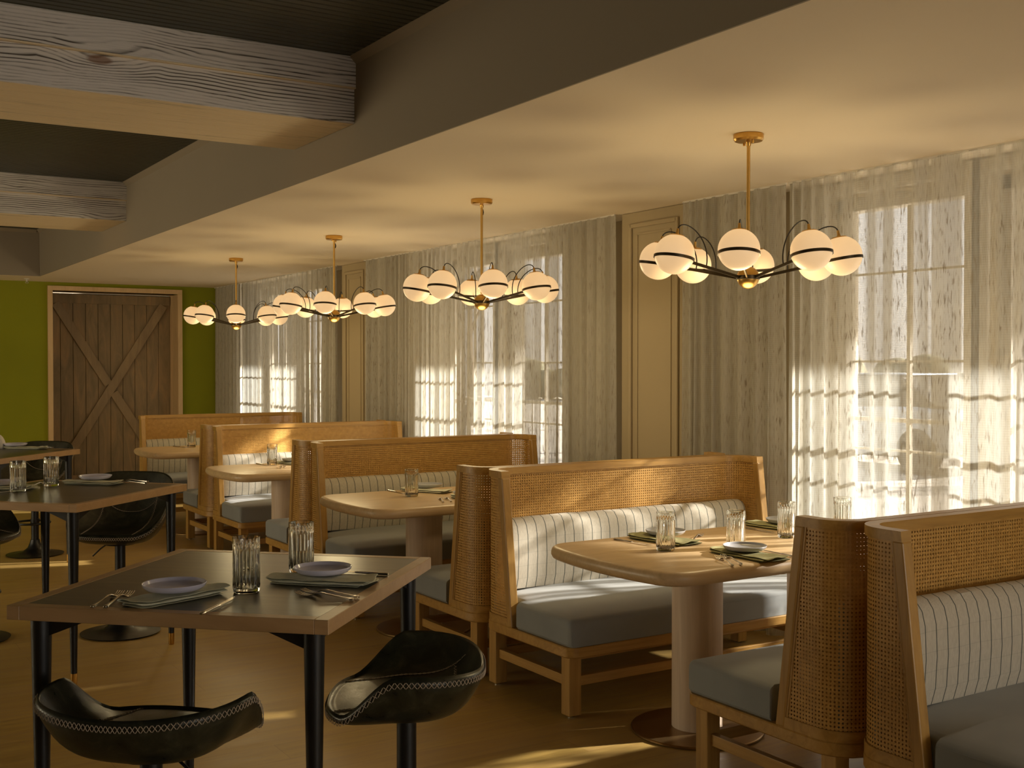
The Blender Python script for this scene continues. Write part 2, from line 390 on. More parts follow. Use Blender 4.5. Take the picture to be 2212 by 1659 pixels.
for k in range(5): b.box((-hw + .03 + (2 * hw - .06) * k / 4, -.1, 1.07), (.06, .08, 2.14))
b.build('window_frame', M['white_frame'], w); B().box((0, -.1, 1.07), (2 * hw - .1, .006, 2.06)).build('pane', M['pane'], w)
# window wall: piers, sill wall and head wall round the openings
WIN = [(2.50, 3.40), (3.53, 4.40), (6.93, 7.79), (7.91, 8.76), (11.42, 12.30), (12.42, 13.32), (-1.6, -.7), (-.55, .35)]
WIN.sort(); Z0, Z1 = .32, 2.40
b = B(); yy = YF
for a, c in WIN:
    b.box((XW + .1, (yy + a) / 2, 1.3), (.2, a - yy, 2.6)); yy = c
    b.box((XW + .1, (a + c) / 2, Z0 / 2), (.2, c - a, Z0)); b.box((XW + .1, (a + c) / 2, (Z1 + 2.6) / 2), (.2, c - a, 2.6 - Z1))
b.box((XW + .1, (yy + YB) / 2, 1.3), (.2, YB - yy, 2.6))
struct(b.build('wall_right', M['cream']))
for i, (a, c) in enumerate(WIN):
    w = struct(empty('window_%d' % (i + 1), (XW, (a + c) / 2, Z0)))
    hw = (c - a) / 2; H = Z1 - Z0
    b = B()
    for s in (-1, 1): b.box((.12, s * (hw - .03), H / 2), (.10, .06, H))
    b.box((.12, 0, .035), (.10, 2 * hw, .07)).box((.12, 0, H - .035), (.10, 2 * hw, .07))
    b.build('window_frame', M['white_frame'], w, bevel=.004)
    b = B()
    for s in (-1, 1): b.box((-.012, s * (hw + .045), H / 2), (.024, .09, H + .16))
    b.box((-.012, 0, H + .045), (.024, 2 * hw, .07)); b.build('window_casing', M['white_frame'], w, bevel=.004)
    b = B()
    for k in (1, 2, 3, 4): b.box((.13, 0, k * .47 - .21), (.020, 2 * hw - .1, .012))
    b.box((.13, 0, H / 2), (.022, .022, H - .1)).box((.13, 0, 1.21 - Z0), (.03, 2 * hw - .1, .022)); b.build('muntins', M['white_frame'], w)
    b = B(); b.box((.145, 0, H / 2), (.004, 2 * hw - .1, H - .1)); b.build('pane', M['pane'], w)
    b = B(); b.box((-.02, 0, -.02), (.16, 2 * hw + .1, .03)); b.build('window_sill', M['white_frame'], w, bevel=.005)
# panelled pilasters between the curtains
def pilaster(i, y0, y1):
    r = struct(empty('trim_%d' % i, (4.6, (y0 + y1) / 2, 0))); w = y1 - y0
    B().box((.1, 0, ZL / 2), (.2, w, ZL - .004)).build('pilaster_body', M['cream'], r, bevel=.003)
    b = B(); hw = w / 2 - .10; zt = ZL - .075; zb = .18
    for s in (-1, 1): b.box((-.008, s * hw, (zt + zb) / 2), (.016, .028, zt - zb))
    b.box((-.008, 0, zt - .014), (.016, 2 * hw, .028)).box((-.008, 0, zb + .014), (.016, 2 * hw, .028)); b.build('panel_moulding', M['cream'], r, bevel=.005)
    b = B(); hw = w / 2 - .165; zt -= .07; zb += .07
    for s in (-1, 1): b.box((-.003, s * hw, (zt + zb) / 2), (.006, .012, zt - zb))
    b.box((-.003, 0, zt), (.006, 2 * hw, .012)).box((-.003, 0, zb), (.006, 2 * hw, .012)); b.build('panel_bead', M['cream'], r)
pilaster(5, 5.325, 5.985); pilaster(6, 9.885, 10.495); pilaster(7, .80, 1.42)
struct(B().box((XW - .01, (YF + YB) / 2, .06), (.02, YB - YF, .12)).build('baseboard_right', M['cream']))
struct(B().box(((XL + DX0 - .06) / 2, YB - .01, .06), (DX0 - .06 - XL, .02, .12)).build('baseboard_back', M['casing']))

# barn door in its casing
dr = struct(empty('door_1', ((DX0 + DX1) / 2, YB, 0)))
cw = (DX1 - DX0) / 2
b = B()
for s in (-1, 1): b.box((s * (cw + .0275), .16, DZ / 2), (.055, .40, DZ))
b.box((0, .16, DZ + .0275), (2 * cw + .11, .40, .055)); b.build('door_casing', M['casing'], dr, bevel=.003)
YD = .33
b = B(); n = 10; pw = 2 * cw / n; rng = random.Random(5)
for k in range(n): b.box((-cw + pw * (k + .5), YD + rng.uniform(0, .003), DZ / 2), (pw - .004, .03, DZ - .02))
b.build('door_planks', M['barn'], dr, bevel=.003, seg=1)
b = B(); b.box((0, YD - .028, DZ - .075), (2 * cw - .02, .026, .11)); b.box((0, YD - .028, .09), (2 * cw - .02, .026, .14)); b.build('door_rails', M['barn'], dr, bevel=.003)
zb_, zt_ = .17, DZ - .13
L = math.hypot(2 * cw - .18, zt_ - zb_); ang = math.atan2(zt_ - zb_, 2 * cw - .18)
b = B(); b.box((0, YD - .030, (zb_ + zt_) / 2), (.105, .028, L), Matrix.Rotation(PI / 2 - ang, 4, 'Y')); b.build('door_brace', M['brace'], dr, bevel=.003)
for sg in (-1, 1):
    b = B(); q = L / 4 + .03
    d = Vector((math.cos(ang) * -sg, 0, math.sin(ang) * sg))
    b.box(Vector((0, YD - .030, (zb_ + zt_) / 2)) + d * q, (.105, .027, L / 2 - .06), Matrix.Rotation(-(PI / 2 - ang), 4, 'Y')); b.build('door_brace', M['brace'], dr, bevel=.003)
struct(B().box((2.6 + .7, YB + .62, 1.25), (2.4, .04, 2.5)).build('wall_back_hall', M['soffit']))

# whitewashed box beams
def beam(y0, y1, z0, label):
    r = empty('ceiling_beam', (XS - 3.4, (y0 + y1) / 2, z0), label=label, cat='beam', group='whitewashed ceiling beams'); w = y1 - y0; h = ZU - z0; L = 6.8
    bot = .012
    B().box((0, 0, h / 2 + bot / 2), (L, w - .03, h - bot)).build('beam_core', M['beam'], r)
    b = B()
    for k in range(6): b.box((0, -w / 2 + w * (k + .5) / 6, bot / 2), (L - .02, w / 6 - .003, bot))
    b.build('soffit_boards', M['beam_under'], r, bevel=.002, seg=1)
    for s in (-1, 1):
        B().box((0, s * (w / 2 - .005), h * .26 + .002), (L, .022, h * .52)).build('face_board', M['beam'], r, bevel=.003)
        B().box((0, s * (w / 2 + .007), h * .77), (L, .034, h * .46)).build('face_board', M['beam'], r, bevel=.002)
        B().box((0, s * (w / 2 + .009), h * .533), (L, .034, .008)).build('painted_lit_edge', M['beam_under'], r, bevel=.003)  # paler strip paints in the light on the upper board's lower edge
    return r
beam(5.16, 5.94, 2.672, 'whitewashed timber ceiling beam nearest the camera, showing big dark knots')
beam(9.66, 10.53, 2.678, 'whitewashed timber ceiling beam farther off, ending above the green wall')

# sprinkler on the low ceiling near the green wall
r = empty('sprinkler_head', (2.27, 14.0, ZL - .05), label='small white sprinkler head under the ceiling by the green wall', cat='sprinkler')
B().lathe([(.03, .05), (.03, .044), (.012, .04), (.010, .018), (.006, .015)], 16).build('body', M['white_frame'], r, smooth='auto')
B().lathe([(.018, .002), (.018, 0)], 16).tube([(.012, 0, .016), (.016, 0, .008), (.010, 0, 0)], .002, 6).tube([(-.012, 0, .016), (-.016, 0, .008), (-.010, 0, 0)], .002, 6).build('deflector', M['white_frame'], r)

# ================================================================== CURTAINS
def curtain(y0, y1, label, seed, flare=0.0, xoff=0.0):
    rg = random.Random(seed); X = 4.552 + xoff
    n = int((y1 - y0) / .009); zs = [.02, .5, .9, 1.3, 1.7, 2.1, ZL - .03, ZL - .006]
    ph = []; p = rg.uniform(0, 6)
    for i in range(n + 1):
        p += .009 * 2 * PI / (.115 + .035 * math.sin(i * .031 + seed) + .02 * math.sin(i * .083 + 2 * seed)); ph.append(p)
    b = B(); uvl = b.bm.loops.layers.uv.new('UVMap'); rows = []; us = []
    u = 0; prev = None
    for i in range(n + 1):
        a = .020 + .008 * math.sin(i * .017 + seed * 1.3)
        x = a * math.sin(ph[i]) + .004 * math.sin(ph[i] * 2.3); cur = (y0 + i * .009, x)
        if prev: u += math.hypot(cur[0] - prev[0], cur[1] - prev[1])
        prev = cur; us.append(u)
    for z in zs:
        k = 1 - z / ZL; row = []
        for i in range(n + 1):
            a = (.020 + .008 * math.sin(i * .017 + seed * 1.3)) * (.75 + .7 * k) * (1 if z < ZL - .05 else .9)
            f = i / n
            row.append(b.bm.verts.new((X + a * math.sin(ph[i] + .5 * k * math.sin(i * .02 + seed)) + .006 * k * math.sin(ph[i] * .43 + seed), y0 + i * .009 + flare * k * max(0, f - .3) - .018 * k * math.sin(ph[i] * .37), z)))
        rows.append(row)
    for j in range(len(zs) - 1):
        for i in range(n):
            f = b.bm.faces.new((rows[j][i], rows[j][i + 1], rows[j + 1][i + 1], rows[j + 1][i]))
            for lp, (uu, vv) in zip(f.loops, ((us[i], zs[j]), (us[i + 1], zs[j]), (us[i + 1], zs[j + 1]), (us[i], zs[j + 1]))): lp[uvl].uv = (uu + seed * 3.1, vv)
    r = empty('sheer_curtain', (0, 0, 0), label=label, cat='curtain', group='sheer curtains along the windows')
    o = b.build('cloth', M['curtain'], r, smooth=True)
    B().box((X, (y0 + y1) / 2, ZL - .005), (.010, y1 - y0, .010)).build('curtain_track', M['white_frame'], r)
    return r
curtain(1.43, 4.455, 'sheer slubbed curtain over the nearest window, right of the panelled pilasters', 1)
curtain(4.475, 5.32, 'sheer curtain panel gathered right beside the nearest pale panelled pilaster', 2)
curtain(6.0, 8.76, 'sheer curtain over the middle window, behind the second chandelier from the right', 3)
curtain(8.785, 9.87, 'shaded curtain panel between the far pilaster and the middle window', 4)
curtain(10.51, 13.32, 'sheer curtain over the farthest window, behind the left two chandeliers', 5)
curtain(13.345, 14.36, 'curtain panel in the far corner against the green wall', 6)
curtain(-4.3, .78, 'sheer curtain on the window stretch behind the viewer', 7)

# ================================================================== BANQUETTES
BL = 1.64; HL = BL / 2; RB = .13; ZT = 1.012
def banquette_proto():
    r = empty('banquette')
    # plan outlines, local: back at y=0, seat front at y=-.755
    def plan(hl, d, rf, rb, yb=0.0, m=6):
        return arc(hl - rb, yb - rb, rb, 0, PI / 2, m) + arc(-hl + rb, yb - rb, rb, PI / 2, PI, m) + arc(-hl + rf, -d + rf, rf, PI, 1.5 * PI, m) + arc(hl - rf, -d + rf, rf, 1.5 * PI, 2 * PI, m)
    ol = plan(HL, .755, .055, RB)
    B().slab(ol, [(.006, .262), (0, .268), (0, .304), (.004, .308)]).build('seat_frame', M['ash'], r, smooth='auto')
    # seat cushion lofted front to back; narrower between the wings
    b = B(); rings = []
    ys = [(-.748, .55), (-.744, .80), (-.735, .93), (-.72, 1.0), (-.60, 1), (-.45, 1), (-.335, 1), (-.325, 1), (-.318, 1), (-.2, 1), (-.06, 1)]
    for (yy, k) in ys:
        w = (HL - .006) if yy < -.322 else (HL - .05)
        w -= (1 - k) * .05; z0 = .309; zt = .309 + .118 * (1 if k > .99 else (.55 + .45 * k)); 
        cr = .022 * min(1, (yy + .748) / .25) 
        pts = []
        pr = .022
        N = 24
        pts.append((-w + .01, yy, z0)); 
        pts += [(-w, yy, z0 + .012), (-w, yy, zt - pr)]
        for a in range(1, 5): pts.append((-w + pr - pr * math.cos(a * PI / 10), yy, zt - pr + pr * math.sin(a * PI / 10)))
        for i in range(0, N + 1):
            x = (-w + pr) + (2 * w - 2 * pr) * i / N; q = abs(x) / w
            pts.append((x, yy, zt + cr * (1 - q ** 6)))
        for a in range(4, 0, -1): pts.append((w - pr + pr * math.cos(a * PI / 10), yy, zt - pr + pr * math.sin(a * PI / 10)))
        pts += [(w, yy, zt - pr), (w, yy, z0 + .012), (w - .01, yy, z0)]
        rings.append(pts)
    b.loft(rings); cu = b.build('seat_cushion', M['blue'], r, smooth='auto')
    w = HL - .008
    B().tube([(-w, -.33, .412), (-w, -.6, .412), (-w + .004, -.70, .411), (-w + .03, -.742, .408), (0, -.7475, .407), (w - .03, -.742, .408), (w - .004, -.70, .411), (w, -.6, .412), (w, -.33, .412)], .0016, 6).build('piping', M['blue'], cu)
    # back cushion: bolster-topped pad between the wings, ends curled round
    b = B(); rings = []; w = HL - .052; N = 14
    sec = [(-.060, .45), (-.135, .448), (-.150, .50), (-.156, .60), (-.152, .70), (-.140, .745), (-.118, .772), (-.092, .780), (-.066, .772), (-.052, .745), (-.050, .70), (-.050, .6)]
    xs = [(-w, .30), (-w + .006, .62), (-w + .016, .84), (-w + .034, .96), (-w + .055, 1.0)]
    xs += [(-w + .055 + (2 * w - .11) * i / 40, 1.0) for i in range(1, 40)]
    xs += [(w - .055, 1.0), (w - .034, .96), (w - .016, .84), (w - .006, .62), (w, .30)]
    rg = random.Random(9)
    for x, k in xs:
        e = .0012 * math.sin(x * 11) + .0007 * math.sin(x * 31 + 1)
        rings.append([(x, -.095 + (yy + .095) * (.55 + .45 * k) + (e if yy < -.12 else 0), .61 + (zz - .61) * (.86 + .14 * k) + (e if zz > .7 else 0)) for yy, zz in sec])
    b.loft(rings); b.build('back_cushion', M['stripe'], r, smooth='auto')
    # wing/back shell as a U in plan; wing depth tapers with height
    def upath(z, inset, m=7):
        k = (z - .308) / (ZT - .308); d = .292 + (.205 - .292) * k; hl = HL - inset; rb = RB - inset
        side = [-(d) + (d - RB) * i / 3 for i in range(3)]
        left = [(-hl, s) for s in side]; c1 = arc(-hl + rb, -inset - rb, rb, PI, PI / 2, m)
        mid = [(-hl + rb + (2 * hl - 2 * rb) * i / 12, -inset) for i in range(1, 12)]
        c2 = arc(hl - rb, -inset - rb, rb, PI / 2, 0, m); right = [(hl, s) for s in reversed(side)]
        return left + c1 + mid + c2 + right
    T = .044
    def band(z0, z1, i0, i1):
        a, bb_ = upath(z0, i0), upath(z1, i0); c, d = upath(z1, i1), upath(z0, i1)
        return [[(a[i][0], a[i][1], z0), (bb_[i][0], bb_[i][1], z1), (c[i][0], c[i][1], z1), (d[i][0], d[i][1], z0)] for i in range(len(a))]
    B().loft(band(ZT - .032, ZT, 0, T)).build('top_rail', M['ash'], r, smooth='auto')
    B().loft(band(.308, .345, .002, T - .004)).build('bottom_rail', M['ash'], r, smooth='auto', bevel=.002)
    # cane sheets: one outside, one inside, with a void between
    for lay in (.009, .034):
        b = B(); uvl = b.bm.loops.layers.uv.new('UVMap'); zs = [.343 + (ZT - .032 - .343) * i / 8 for i in range(9)]; rows = []; UU = None
        for z in zs:
            p = upath(z, lay); u = [0]
            for i in range(1, len(p)): u.append(u[-1] + math.dist(p[i], p[i - 1]))
            mid = u[-1] / 2; rows.append(([b.bm.verts.new((q[0], q[1], z)) for q in p], [x - mid for x in u]))
        for j in range(8):
            for i in range(len(rows[0][0]) - 1):
                f = b.bm.faces.new((rows[j][0][i], rows[j][0][i + 1], rows[j + 1][0][i + 1], rows[j + 1][0][i]))
                for lp, (uu, vv) in zip(f.loops, ((rows[j][1][i], zs[j]), (rows[j][1][i + 1], zs[j]), (rows[j + 1][1][i + 1], zs[j + 1]), (rows[j + 1][1][i], zs[j + 1]))): lp[uvl].uv = (uu + 10, vv)
        b.build('cane_panel', M['cane'], r, smooth=True)
    # slanted front posts
    for s in (-1, 1):
        b = B(); rr = []
        for z in (.3085, ZT - .031):
            k = (z - .308) / (ZT - .308); d = .292 + (.205 - .292) * k; x0, x1 = s * HL, s * (HL - T)
            rr.append([(x0, -d - .002, z), (x1, -d - .002, z), (x1, -d + .036, z), (x0, -d + .036, z)])
        b.loft(rr).build('wing_post', M['ash_z'], r, bevel=.005)
    # slim bead inside the frame
    for s in (-1, 1):
        b = B(); rr = []
        for z in (.345, ZT - .03):
            k = (z - .308) / (ZT - .308); d = .292 + (.205 - .292) * k; x0, x1 = s * (HL - .006), s * (HL - .034)
            rr.append([(x0, -d + .036, z), (x1, -d + .036, z), (x1, -d + .044, z), (x0, -d + .044, z)])
        b.loft(rr).build('cane_bead', M['ash_z'], r)
    for sx in (-1, 1):
        for yy in (-.685, -.085):
            lg = B().box((sx * (HL - .056), yy, .136), (.062, .062, .254)).build('leg', M['ash_z'], r, bevel=.003)
            B().lathe([(.016, 0), (.018, .008), (.010, .010)], 12, (sx * (HL - .056), yy, 0)).build('glide', M['steel'], lg)
        B().box((sx * (HL - .056), -.385, .150), (.028, .54, .042)).build('stretcher', M['ash_y'], r, bevel=.002)
    for yy in (-.685, -.085):
        B().box((0, yy, .150), (2 * (HL - .056) - .062, .026, .042)).build('stretcher', M['ash'], r, bevel=.002)
    B().box((0, -.685, .252), (2 * HL - .18, .022, .022)).build('apron', M['ash'], r)
    return r
SE = [(3.572, 2.45), (3.572, 4.69), (3.592, 6.925), (3.665, 9.165), (3.65, 11.43)]
bq = banquette_proto()
tag(bq, None, 'banquette', 'cane backed banquettes by the windows')
specs = [(0, -1, 'cane banquette cut off at the right edge, striped back and dark seat facing the camera'),
         (0, 1, 'cane winged banquette in the right foreground seen from behind, blue seat jutting left'),
         (1, -1, 'sunlit cane banquette facing the camera behind the nearest pale oak table'),
         (1, 1, 'banquette backing onto the sunlit one, turned away toward the second oak table'),
         (2, -1, 'shaded cane banquette facing the camera behind the second oak table'),
         (2, 1, 'banquette turned away, its cane wing left of the second oak table'),
         (3, -1, 'cane banquette with a sunlit back behind the third oak table'),
         (3, 1, 'banquette turned away, backing onto the one behind the third oak table'),
         (4, -1, 'farthest cane banquette, in front of the barn door and green wall')]
for i, (k, s, lab) in enumerate(specs):
    o = bq if i == 0 else dup(bq)
    x, y = SE[k]; o.location = (x, y + s * .003, 0); o.rotation_euler = (0, 0, 0 if s < 0 else PI); o['label'] = lab

# ================================================================== OAK TABLES
def oak_table():
    r = empty('dining_table', cat='table', group='pale oak tables between the banquettes')
    hl, hw, rc = .86, .433, .13
    ol = []; n = 10
    def endx(yv): return hl - .065 * (yv / hw) ** 2
    ex = endx(hw - rc)
    # ccw from +x lower corner
    pts = [(endx(yv), yv) for yv in [(-hw + rc) + (2 * hw - 2 * rc) * i / n for i in range(n + 1)]]
    a0 = math.atan2(.065 * 2 * (hw - rc) / hw ** 2, 1)
    cx, cy = pts[-1][0] - rc * math.cos(a0), pts[-1][1] - rc * math.sin(a0)
    sy = hw / (cy + rc)
    pts = [(x, yv * sy) for x, yv in pts]; cy2 = (cy) * sy
    c1 = [(x, cy2 + (yv - cy) * 1.0) for x, yv in arc(cx, cy, rc, a0, PI / 2, 8)][1:]
    half = pts + c1
    ol = half + [(-x, -yv) for x, yv in half] 
    # mirrored start: add missing corners
    low1 = [(x, -yv) for x, yv in reversed(c1)]; low2 = [(-x, yv) for x, yv in reversed(c1)]
    ol = low1 + pts + c1 + low2 + [(-x, yv) for x, yv in reversed(pts)] + [(-x, -yv) for x, yv in c1]
    e = .022; prof = [(.03, .700)] + [(e - e * math.cos(a), .724 - .024 * math.sin(a) + .0) for a in ()] 
    prof = [(.034, .694), (.018, .696), (.007, .703), (.0, .717), (.0, .729), (.005, .741), (.014, .748), (.026, .750)]
    B().slab(ol, prof).build('tabletop', M['oak_top'], r, smooth='auto')
    for sx in (-1, 1):
        x = sx * .33 - .0
        c = B().lathe([(.104, .016), (.104, .702)], 40, (x, 0, 0)).build('column', M['oak_col'], r, smooth='auto')
        B().lathe([(.262, 0), (.272, .003), (.272, .009), (.268, .012), (.11, .0165)], 48, (x, 0, 0)).build('base_plate', M['baseplate'], r, smooth='auto')
    return r
ot = oak_table()
TB = [(3.478, 3.585, 'nearest pale oak table, set for four with olive napkins'), (3.375, 5.80, 'pale oak table set between the sunlit banquette pair and the next'),
      (3.40, 8.03, 'third pale oak table from the camera, mostly behind a cane wing'), (3.44, 10.28, 'farthest pale oak table, before the last banquette')]
for i, (x, y, lab) in enumerate(TB):
    o = ot if i == 0 else dup(ot); o.location = (x, y, 0); o['label'] = lab

# ================================================================== DARK HIGH TABLES
def bar_table():
    r = empty('high_table', cat='table', group='dark square high tables'); hx, hy, zt = .4525, .4825, .86
    B().box((0, 0, zt - .0185), (2 * hx - .076, 2 * hy - .076, .036)).build('tabletop', M['dark_top'], r)
    b = B(); e = .038
    for s in (-1, 1):
        b.box((0, s * (hy - e / 2), zt - .019), (2 * hx - 2 * e, e, .038)); b.box((s * (hx - e / 2), 0, zt - .019), (e, 2 * hy, .038))
    b.build('edge_band', M['band'], r, bevel=.0015, seg=1)
    for sx in (-1, 1):
        for sy in (-1, 1):
            x, y = sx * (hx - .062), sy * (hy - .062); zz = zt - .038
            lg = B().loft([[(x + sx * ofs + rr * math.cos(2 * PI * i / 20), y + sy * ofs + rr * math.sin(2 * PI * i / 20), z) for i in range(20)] for rr, z, ofs in ((.0145, .062, .0), (.0275, zz, 0.0))]).build('leg', M['black'], r, smooth='auto')
            B().lathe([(.013, 0), (.0145, .004), (.0158, .062)], 20, (x, y, 0)).build('ferrule', M['brass'], lg, smooth='auto')
            for dx, dy in ((-sx, 0), (0, -sy)):
                b = B(); q = Vector((-dy, dx, 0)) * .004; p0 = Vector((x, y, zz)); p1 = p0 + Vector((dx, dy, 0)) * .16; p2 = p0 - Vector((0, 0, .062))
                b.loft([[p0 + q, p1 + q, p2 + q], [p0 - q, p1 - q, p2 - q]]); b.build('corner_brace', M['black'], r)
    return r
bt = bar_table()
HT = [(1.1385, 3.338, -43.5, 'nearest dark high table, set with two plates and two ribbed glasses'), (1.142, 6.181, -46.8, 'second dark high table from the camera, near the left edge'),
      (1.20, 9.149, -44.0, 'farthest dark high table at the left edge before the green wall')]
for i, (x, y, a, lab) in enumerate(HT):
    o = bt if i == 0 else dup(bt); o.location = (x, y, 0); o.rotation_euler = (0, 0, math.radians(a)); o['label'] = lab

# ================================================================== STOOLS
def smooth01(v): v = max(0, min(1, v)); return v * v * (3 - 2 * v)
def make_stool(hb, tall, drop):
    r = empty('leather_stool', cat='stool')
    zb = .513
    A, Bb = .278, .225
    def outline(th, lean=1.0):
        c, s = math.cos(th), math.sin(th); n = 2.5
        k = (abs(c / A) ** n + abs(s / Bb) ** n) ** (-1 / n); return Vector((k * c, k * s))
    def rim(th):
        s = math.sin(th)
        if tall: return .060 + (hb - .060) * smooth01((.80 - s) / 1.75) ** .85
        return .036 + (hb - .036 + .022 * math.cos(th) ** 2) * smooth01((.66 - s) / .62)
    NT_, NS = 72, 12
    b = B(); rings = []
    c0 = (0, 0)
    def P(th, s, inner):
        o = outline(th); R = rim(th)
        if inner:
            f0 = .058 if tall else .040; z = f0 + (R - f0) * s ** (4.2 if not tall else 3.0) + .006 * math.sin(PI * s); k = s * (.965 if s > .9 else 1.0) if False else s
            xy = o * (k * .955)
        else:
            z = (R - (.016 if tall else .014)) * s ** 2.6; xy = o * (.18 + .82 * s ** .62) * 1.0 if s > .05 else o * .18
        if tall and math.sin(th) < 0: xy = xy * (1 + .10 * s * -math.sin(th))
        return (xy.x, xy.y, zb + z)
    for k in range(1, NS + 1): rings.append([P(2 * PI * i / NT_, k / NS, True) for i in range(NT_)])
    rr = []
    for i in range(NT_):
        th = 2 * PI * i / NT_; a = P(th, 1, True); c = P(th, 1, False); rr.append(((a[0] + c[0]) / 2, (a[1] + c[1]) / 2, a[2] + .008))
    rings.append(rr)
    for k in range(NS, -1, -1): rings.append([P(2 * PI * i / NT_, k / NS, False) for i in range(NT_)])
    b.loft(rings); sh = b.build('seat_shell', M['leather'], r, smooth=True)
    # cross stitching round the rim
    b = B(); NX = 118
    def RP(th, dz):
        c = Vector(P(th, 1, False)); o = outline(th).normalized(); return c + Vector((o.x * .0025, o.y * .0025, dz))
    for i in range(NX):
        t0, t1 = 2 * PI * i / NX, 2 * PI * (i + .85) / NX
        b.tube([RP(t0, -.006), RP(t1, .010)], .0011, 4).tube([RP(t0, .010), RP(t1, -.006)], .0011, 4)
    b.build('rim_stitching', M['thread'], sh)
    # seams between seat and side panels
    b = B()
    def surf(x, y):
        th = math.atan2(y, x); o = outline(th) * .955; s = min(1, math.hypot(x, y) / o.length); return Vector((x, y, P(th, s, True)[2] + .0015))
    lines = [[(-.145 - .01 * q, .19 - .36 * q) for q in [j / 26 for j in range(27)]], [(.145 + .01 * q, .19 - .36 * q) for q in [j / 26 for j in range(27)]], [(-.145 + .29 * j / 22, -.14) for j in range(23)]]
    for ln in lines:
        pts = [surf(*p) for p in ln]
        for a, c in zip(pts, pts[1:]):
            d = (c - a); q = Vector((-d.y, d.x, 0)).normalized() * .005
            b.tube([a + q, c - q], .0011, 4).tube([a - q, c + q], .0011, 4)
    b.build('seam_stitching', M['thread'], sh)
    B().lathe([(.20, .003), (.212, .004), (.216, .009), (.15, .016), (.09, .030), (.055, .060), (.040, .095), (.034, .12)][::1], 48).build('base', M['black'], r, smooth='auto')
    B().lathe([(.0285, .10), (.0285, .50)], 24).build('stem', M['black'], r, smooth='auto')
    B().lathe([(.085, .500), (.088, .505), (.085, .516)], 24).build('seat_plate', M['black'], r, smooth='auto')
    B().tube([(.02, .0, .50), (.085, -.01, .493), (.12, -.015, .47), (.17, -.02, .425)], .0042, 8).build('height_lever', M['black'], r, smooth='auto')
    rg = [(.13 * math.cos(a), .04 + .13 * math.sin(a), .26) for a in [2 * PI * i / 28 for i in range(29)]]
    B().tube(rg, .009, 10).tube([(0, 0, .26), (0, -.088, .26)], .009, 8).lathe([(.034, .235), (.034, .285)], 20).build('foot_ring', M['black'], r, smooth='auto')
    return r
lo = make_stool(.132, False, 0); tl = make_stool(.365, True, 0)
def place(o, x, y, face, lab, grp):
    # local +y is the front; face = direction angle of the front in degrees
    o.location = (x, y, 0); o.rotation_euler = (0, 0, math.radians(face - 90)); o['label'] = lab; o['group'] = grp; o['category'] = 'stool'
place(lo, .775, 2.985, 44, 'black leather bucket stool with pale cross stitching, bottom left', 'low black leather stools at the nearest high table')
o = dup(lo); place(o, 1.49, 2.948, 150, 'black leather bucket stool tucked by the right leg of the nearest high table', 'low black leather stools at the nearest high table')
g2 = 'black leather tub stools at the farther high tables'
place(tl, 1.548, 6.60, -128, 'black leather tub stool behind the second high table, lever showing', g2)
o = dup(tl); place(o, .80, 6.86, -50, 'black leather tub stool cut off by the left edge at the second high table', g2)
o = dup(tl); place(o, 1.62, 9.70, -128, 'black leather tub stool behind the farthest high table', g2)

